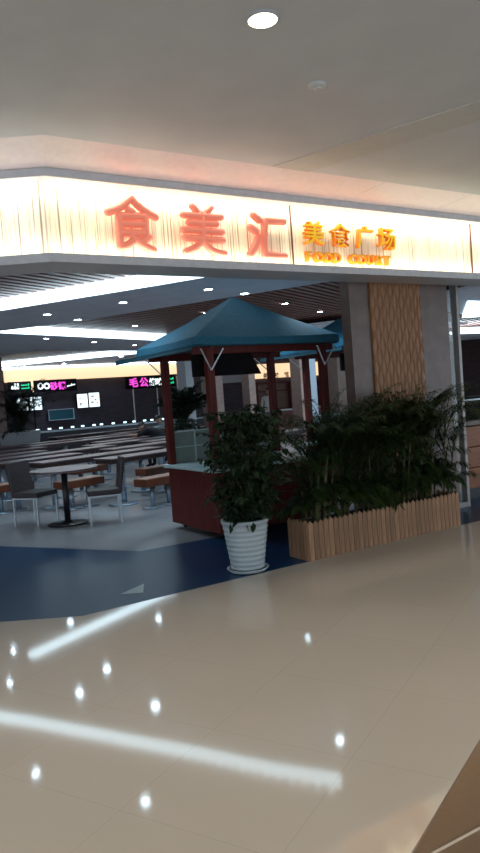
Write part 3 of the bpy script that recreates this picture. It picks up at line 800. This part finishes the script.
BEN = [(-2.84, 10.50, 'orange bench end showing between the round table and right chair'),
       (-1.52, 10.05, 'orange bench with pale top right of the padded chairs'),
       (-3.99, 10.61, 'orange bench at the left frame edge behind the left chair'),
       (-3.2, 12.73, 'orange bench behind the nearest long table'),
       (-1.73, 11.6, 'orange bench near the kiosk in the first row'),
       (-2.06, 16.03, 'orange bench under the seated person in the black shirt'),
       (-1.81, 17.33, 'orange bench under the seated person in the grey patterned shirt')]
b0 = bench(BEN[0][2])
for i, (x, y, l) in enumerate(BEN):
    t = b0 if i == 0 else copy_tree(b0)
    t.location = (x, y, 0); t.rotation_euler = (0, 0, TD); t['label'] = l

# ------------------------------------------------------------------ people
def person(loc, rotz, joints, edges, radii, shirt, label, trous=True, headpos=None, headr=.1, facedir=(1, 0, 0)):
    e = empty('person', loc, label, 'person', rotz=rotz, group='people in the food court')
    me = bpy.data.meshes.new('body'); me.from_pydata(joints, edges, []); me.update()
    o = bpy.data.objects.new('body', me); COL.objects.link(o)
    sk = o.modifiers.new('skin', 'SKIN'); sk.use_smooth_shade = True
    ss = o.modifiers.new('sub', 'SUBSURF'); ss.levels = 1; ss.render_levels = 1
    if not me.skin_vertices: me.attributes.new
    for v, r in zip(me.skin_vertices[0].data, radii): v.radius = (r, r)
    me.skin_vertices[0].data[0].use_root = True
    bpy.context.view_layer.update()
    dg = bpy.context.evaluated_depsgraph_get()
    m2 = bpy.data.meshes.new_from_object(o.evaluated_get(dg)); bpy.data.objects.remove(o)
    b = bpy.data.objects.new('body', m2); COL.objects.link(b); b.parent = e
    m2.materials.clear()
    for x in (shirt, M['skin'], M['trouser']): m2.materials.append(x)
    return e, b
def add_head(e, c, r, d, hair=True):
    d = Vector(d).normalized()
    bm = B(); bmesh.ops.create_uvsphere(bm, u_segments=16, v_segments=12, radius=1.0)
    for v in bm.verts:
        v.co = Vector((v.co.x*r*.95, v.co.y*r*.8, v.co.z*r*1.2)); 
        if v.co.z < 0: v.co.y *= 1+.25*v.co.z/r; v.co.x += .0
    # nose, ears, eyes, mouth relief
    quadbox(bm, (r*.98, 0, -r*.1), (r*.25, r*.16, r*.4)); quadbox(bm, (0, r*.8, 0), (r*.25, r*.1, r*.4)); quadbox(bm, (0, -r*.8, 0), (r*.25, r*.1, r*.4))
    q = Vector((1, 0, 0)).rotation_difference(d)
    for v in bm.verts: v.co = q @ v.co + Vector(c)
    obj('head', bm, M['skin'], e, smooth=True)
    bm = B()
    for s in (-1, 1): quadbox(bm, (r*.88, s*r*.3, r*.05), (r*.08, r*.2, r*.09))
    quadbox(bm, (r*.85, 0, -r*.55), (r*.08, r*.4, r*.07))
    for v in bm.verts: v.co = q @ v.co + Vector(c)
    obj('eyes_and_mouth', bm, M['hair'], e)
    bm = B(); bmesh.ops.create_uvsphere(bm, u_segments=16, v_segments=12, radius=1.0)
    for v in list(bm.verts):
        v.co = Vector((v.co.x*r*1.03-r*.12, v.co.y*r*.93, v.co.z*r*1.12+r*.22))
    dl = [v for v in bm.verts if v.co.z < r*.35 and v.co.x > r*.1 or v.co.z < -r*.6]
    bmesh.ops.delete(bm, geom=dl, context='VERTS')
    for v in bm.verts: v.co = q @ v.co + Vector(c)
    obj('hair', bm, M['hair'], e, smooth=True)
def colour_body(b, fn):
    for p in b.data.polygons: p.material_index = fn(p.center); p.use_smooth = True
def hand(e, wrist, d, up, s=1.0):
    d = Vector(d).normalized(); up = Vector(up).normalized(); sd = d.cross(up).normalized()
    bm = B(); w = Vector(wrist)
    tube(bm, [w, w+d*.04*s, w+d*.085*s], [.02*s, .034*s, .03*s], 8)
    for i, L in enumerate((.065, .075, .07, .055)):
        b = w+d*.08*s+sd*(i-1.5)*.018*s
        tube(bm, [b, b+d*L*.5*s-up*.004*s, b+d*L*s-up*.016*s], [.0085*s, .008*s, .006*s], 6)
    b = w+d*.025*s-sd*.028*s; tube(bm, [b, b-sd*.02*s+d*.025*s, b-sd*.028*s+d*.05*s], [.011*s, .0095*s, .007*s], 6)
    obj('hand', bm, M['skin'], e, smooth=True)
# standing person behind the far counter
J = [(0, 0, .95), (0, 0, 1.2), (0, 0, 1.42), (0, 0, 1.52), (0, .19, 1.40), (.04, .25, 1.12), (.22, .22, .98), (0, -.19, 1.40), (.04, -.25, 1.12), (.22, -.22, .98), (0, .1, .88), (.02, .11, .48), (-.02, .11, .07), (.12, .12, .04), (0, -.1, .88), (.02, -.11, .48), (-.02, -.11, .07), (.12, -.12, .04)]
Ed = [(0, 1), (1, 2), (2, 3), (2, 4), (4, 5), (5, 6), (2, 7), (7, 8), (8, 9), (0, 10), (10, 11), (11, 12), (12, 13), (0, 14), (14, 15), (15, 16), (16, 17)]
Rr = [.14, .13, .14, .055, .065, .048, .033, .065, .048, .033, .09, .06, .045, .035, .09, .06, .045, .035]
pos = W(12.8, 15.95, 0)
e, b = person(pos, math.radians(-95), J, Ed, Rr, M['shirtwhite'], 'far standing person in a white shirt behind the counter, left of a red post')
colour_body(b, lambda c: 2 if c.z < .93 else (1 if (c.z > 1.47 or c.x > .13) else 0))
add_head(e, (0.01, 0, 1.64), .095, (1, 0, -.1)); hand(e, (.22, .22, .98), (1, 0, -.2), (0, 0, 1)); hand(e, (.22, -.22, .98), (1, 0, -.2), (0, 0, 1))
# seated people slumped over a far table (local +x = lean direction)
Js = [(0, 0, .59), (.12, 0, .76), (.36, 0, .92), (.50, 0, .95), (.34, .20, .90), (.52, .26, .80), (.80, .16, .80), (.34, -.20, .90), (.55, -.28, .80), (.62, 0, .80), (-.02, .1, .55), (.40, .12, .52), (.36, .12, .08), (.48, .12, .04), (-.02, -.1, .55), (.40, -.12, .52), (.36, -.12, .08), (.48, -.12, .04)]
Es = [(0, 1), (1, 2), (2, 3), (2, 4), (4, 5), (5, 6), (2, 7), (7, 8), (8, 9), (0, 10), (10, 11), (11, 12), (12, 13), (0, 14), (14, 15), (15, 16), (16, 17)]
Rs = [.13, .16, .15, .06, .07, .05, .034, .07, .05, .036, .09, .06, .045, .035, .09, .06, .045, .035]
e, b = person((-1.80, 16.3, 0), math.radians(160), Js, Es, Rs, M['shirtblack'], 'seated person in a black shirt slumped on a table, arm stretched left')
colour_body(b, lambda c: 1 if c.x > .58 and c.z > .7 else (2 if c.z < .58 else 0))
add_head(e, (.56, .02, .98), .095, (.3, .9, -.3)); hand(e, (.80, .16, .80), (1, -.2, 0), (0, 0, 1)); hand(e, (.62, 0, .80), (.6, .8, 0), (0, 0, 1))
e, b = person((-1.55, 17.6, 0), math.radians(185), Js, Es, Rs, M['shirtgrey'], 'seated person in a grey patterned shirt hunched beside the red kiosk post')
b.scale = (1, 1, 1.12)
colour_body(b, lambda c: 1 if c.x > .62 and c.z > .7 else (2 if c.z < .58 else 0))
add_head(e, (.5, .25, 1.1), .095, (.3, .9, -.3)); hand(e, (.80, .16, .90), (1, -.2, 0), (0, 0, 1)); hand(e, (.62, 0, .90), (.6, .8, 0), (0, 0, 1))

# ------------------------------------------------------------------ far stalls
bm = B(); UB(bm, 4.2, 14.0, 19.12, 19.3, 2.58, 3.069); tag(obj('lit_header', bm, M['band']), 'glowing warm orange header band above the stall signs', 'lit header')
bm = B(); UB(bm, 14.2, 21.9, 19.12, 19.3, 2.20, 2.80); tag(obj('lit_header', bm, M['band']), 'glowing cream header band behind the kiosk posts', 'lit header')
bm = B(); UB(bm, 12.6, 14.0, 18.9, 19.1, 2.10, 2.42); tag(obj('sign_box', bm, M['white']), 'plain white box sign behind the kiosk, right of a pink column', 'sign')
def stall_sign(u0, u1, z0, z1, label):
    e = empty('stall_sign', W(u0, 18.95, z0), label, 'sign', rotz=TH, group='black stall signs')
    bm = B(); quadbox(bm, ((u1-u0)/2, .05, (z1-z0)/2), (u1-u0, .1, z1-z0)); obj('sign_board', bm, M['black'], e)
    return e
def sign_text(e, ch, x, z, size, m, name='lettering', off=0.012):
    o = text_mesh(ch, size, .008, off, 0, m, name, e); o.location = (x, -.012, z); o.rotation_euler = (PI/2, 0, 0); return o
def scribble(e, x0, x1, z, h, m, n, slope=0):
    rn = random.Random(int(x0*100)); bm = B()
    w = (x1-x0)/n
    for i in range(n):
        hh = h*rn.choice((.6, 1, .6)); quadbox(bm, (x0+w*(i+.5), -.01, z+hh/2+slope*i/n), (w*.62, .012, hh))
        quadbox(bm, (x0+w*(i+.5), -.008, z+h*.25+slope*i/n), (w*.98, .01, h*.18))
    obj('lettering', bm, m, e)
e = stall_sign(4.25, 5.0, 2.24, 2.58, 'leftmost black stall sign with white mark and green words')
scribble(e, .08, .36, .08, .20, M['whitesign'], 3); scribble(e, .42, .70, .19, .07, M['green'], 5); scribble(e, .42, .70, .08, .07, M['green'], 5)
e = stall_sign(5.09, 6.63, 2.17, 2.59, 'black stall sign with white rings and two magenta characters')
for cx in (.24, .46):
    bm = B(); tube(bm, [(cx+.085*math.cos(t*PI/8), -.01, .21+.085*math.sin(t*PI/8)) for t in range(17)], .03, 6); obj('ring_mark', bm, M['whitesign'], e)
sign_text(e, '砂', .72, .09, .28, M['magenta']); sign_text(e, '锅', 1.0, .09, .28, M['magenta']); scribble(e, 1.18, 1.48, .14, .08, M['whitesign'], 6, .06)
e = stall_sign(8.52, 10.57, 2.09, 2.56, 'black stall sign with pink, white and green writing left of the kiosk')
sign_text(e, '毛', .30, .10, .36, M['magenta']); sign_text(e, '公', .72, .10, .36, M['magenta']); sign_text(e, '烧', 1.08, .12, .28, M['whitesign']); sign_text(e, '味', 1.36, .12, .28, M['whitesign'])
scribble(e, 1.55, 1.98, .27, .09, M['green'], 6); scribble(e, 1.55, 1.98, .12, .09, M['green'], 6)
e = empty('divider_post', W(5.04, 18.9, 0), 'thin warm lit post between the two left stall signs', 'post', rotz=TH)
bm = B(); quadbox(bm, (0, 0, 2.4), (.06, .05, .4)); obj('lit_post', bm, M['band'], e)
bm = B(); quadbox(bm, (0, .03, 1.1), (.04, .04, 2.2)); obj('stand', bm, M['black'], e)
def menu(u0, u1, z0, z1, label):
    e = empty('menu_screen', W(u0, 19.05, z0), label, 'menu screen', rotz=TH, group='lit menu screens')
    w = u1-u0; h = z1-z0
    bm = B(); quadbox(bm, (w/2, .1, h/2), (w+.02, .1, h+.02)); obj('frame', bm, M['black'], e)
    bm = B(); quadbox(bm, (w/2, .045, h/2), (w-.03, .02, h-.03)); obj('screen', bm, M['screen'], e)
    bm = B(); rn = random.Random(int(u0*77))
    for i in range(4): quadbox(bm, (rn.uniform(.1, w-.1), .03, rn.uniform(.08, h-.1)), (rn.uniform(.05, .12), .012, rn.uniform(.03, .08)))
    obj('pictures', bm, M['screenink'], e)
menu(4.50, 4.92, 1.56, 2.02, 'left panel of the left pair of lit menu screens')
menu(4.95, 5.38, 1.56, 2.04, 'right panel of the left pair of lit menu screens')
menu(6.64, 7.05, 1.52, 2.04, 'left panel of the right pair of lit menu screens')
menu(7.08, 7.50, 1.52, 2.06, 'right panel of the right pair of lit menu screens')
e = empty('serving_hatch', W(5.6, 19.2, 1.15), 'dim teal framed serving hatch between the two menu pairs', 'hatch', rotz=TH)
bm = B(); quadbox(bm, (.45, 0, .2), (.86, .1, .34)); obj('pane', bm, M['tealdark'], e)
bm = B()
for z in (.02, .38): quadbox(bm, (.45, -.04, z), (.95, .06, .025))
for x in (0, .9): quadbox(bm, (x, -.04, .2), (.025, .06, .36))
obj('frame', bm, M['metal'], e)
# thin wall joints
bm = B()
for uu in (8.9, 9.9, 10.8): UB(bm, uu, uu+.03, 19.25, 19.3, 0, 2.5)
struct('trim_10', bm, M['soffit'])
# counters
def stall_counter(u0, u1, v, h, label, m):
    e = empty('service_counter', W(u0, v, 0), label, 'counter', rotz=TH)
    L = u1-u0
    bm = B(); quadbox(bm, (L/2, .35, (h-.04)/2), (L, .6, h-.04)); obj('body', bm, m, e)
    bm = B(); quadbox(bm, (L/2, .33, h-.02), (L, .7, .04)); obj('counter_top', bm, M['metal'], e)
    return e
stall_counter(3.0, 10.9, 17.0, .86, 'long dark service counter with small lit price lamps at the back', M['darkstone'])
stall_counter(11.4, 19.0, 14.8, .95, 'dark service counter behind the kiosk, before the white-shirted person', M['redbox'])
lp = empty('counter_lamp', W(4.2, 17.1, .86), 'tiny lit lamp on the far service counter, first from the left', 'lamp', rotz=TH, group='small lit lamps on the far counter')
bm = B(); quadbox(bm, (0, 0, .07), (.10, .04, .05)); obj('lit_box', bm, M['minilamp'], lp, bevel=.006)
bm = B(); quadbox(bm, (0, 0, .018), (.03, .03, .036)); obj('stand', bm, M['blackmetal'], lp)
rn = random.Random(5)
names = ['second', 'third', 'fourth', 'fifth', 'sixth', 'seventh', 'eighth', 'ninth', 'tenth', 'eleventh', 'twelfth', 'thirteenth', 'fourteenth', 'fifteenth', 'sixteenth', 'seventeenth']
for i in range(15):
    c = copy_tree(lp); c.location = W(4.2+(i+1)*.37+rn.uniform(-.06, .06), 17.1, .86); c['label'] = 'tiny lit lamp on the far service counter, %s from the left' % names[i]
# dark kitchen wall and shelves behind the central counter
bm = B(); UB(bm, 14.3, 19.0, 18.7, 19.1, 0, .9); UB(bm, 14.3, 19.0, 18.9, 19.1, 1.95, 2.05); UB(bm, 14.3, 19, 18.95, 19.1, 1.62, 1.66)
for uu in (14.3, 16.0, 17.6, 18.95): UB(bm, uu, uu+.05, 18.9, 19.1, .9, 2.05)
tag(obj('kitchen_shelf', bm, M['redbox']), 'dark red-brown kitchen shelving under the cream header band', 'shelf')
bm = B(); UB(bm, 14.35, 18.95, 19.2, 19.29, .9, 1.95); tag(obj('kitchen_backsplash', bm, M['stonepink']), 'pinkish tiled backsplash behind the white-shirted person', 'backsplash')
e = empty('header_lettering', W(14.86, 19.1, 2.22), 'small dark characters on the cream header band behind the kiosk', 'lettering', rotz=TH)
for x, ch in ((.05, '美'), (.62, '味'), (1.15, '馆')): o = text_mesh(ch, .24, .006, .006, 0, M['ink'], 'character', e); o.location = (x, 0, 0); o.rotation_euler = (PI/2, 0, 0)

# ------------------------------------------------------------------ right side: orange counter beyond the glass
e = empty('wood_counter', W(5.36, .95, 0), 'orange wooden counter with dark top at the right edge beyond the frame', 'counter', rotz=TH)
bm = B()
quadbox(bm, (1.0, .3, .07), (1.96, .54, .14)); obj('kickboard', bm, M['darkstone'], e)
for k in range(3):
    bm = B(); quadbox(bm, (1.0, .3, .14+.27*k+.1325), (2.0, .6, .262)); obj('panel', bm, M['orange'], e, bevel=.006)
bm = B(); quadbox(bm, (1.0, .3, .99), (2.06, .66, .06)); obj('counter_top', bm, M['stone'], e, bevel=.005)
e = empty('display_case', W(5.6, 1.15, 1.02), 'dark display case with a lit strip on the orange counter at right', 'display case', rotz=TH)
bm = B(); quadbox(bm, (.75, .2, .15), (1.4, .4, .3)); obj('case', bm, M['black'], e, bevel=.01)
bm = B(); quadbox(bm, (.75, -.004, .26), (1.2, .012, .02)); obj('chrome_strip', bm, M['white_metal'], e)

# metal barrier at the lower right
bm = B(); prism(bm, [(.175, .925), (.36, 1.03), (.95, 1.36), (1.4, 1.9), (.62, 1.56), (.41, 1.27)], 0.0, .90)
obj_ = obj('metal_barrier', bm, M['bronze'], bevel=.005); tag(obj_, 'brushed bronze metal barrier top cutting the lower right corner', 'barrier')
# strip in the outer ceiling
bm = B(); prism(bm, [(0.42, 5.74), (0.74, 5.95), (4.83, 2.81), (5.06, 2.17)], 3.414, 3.4199)
struct('trim_11', bm, M['ceil_trim'])
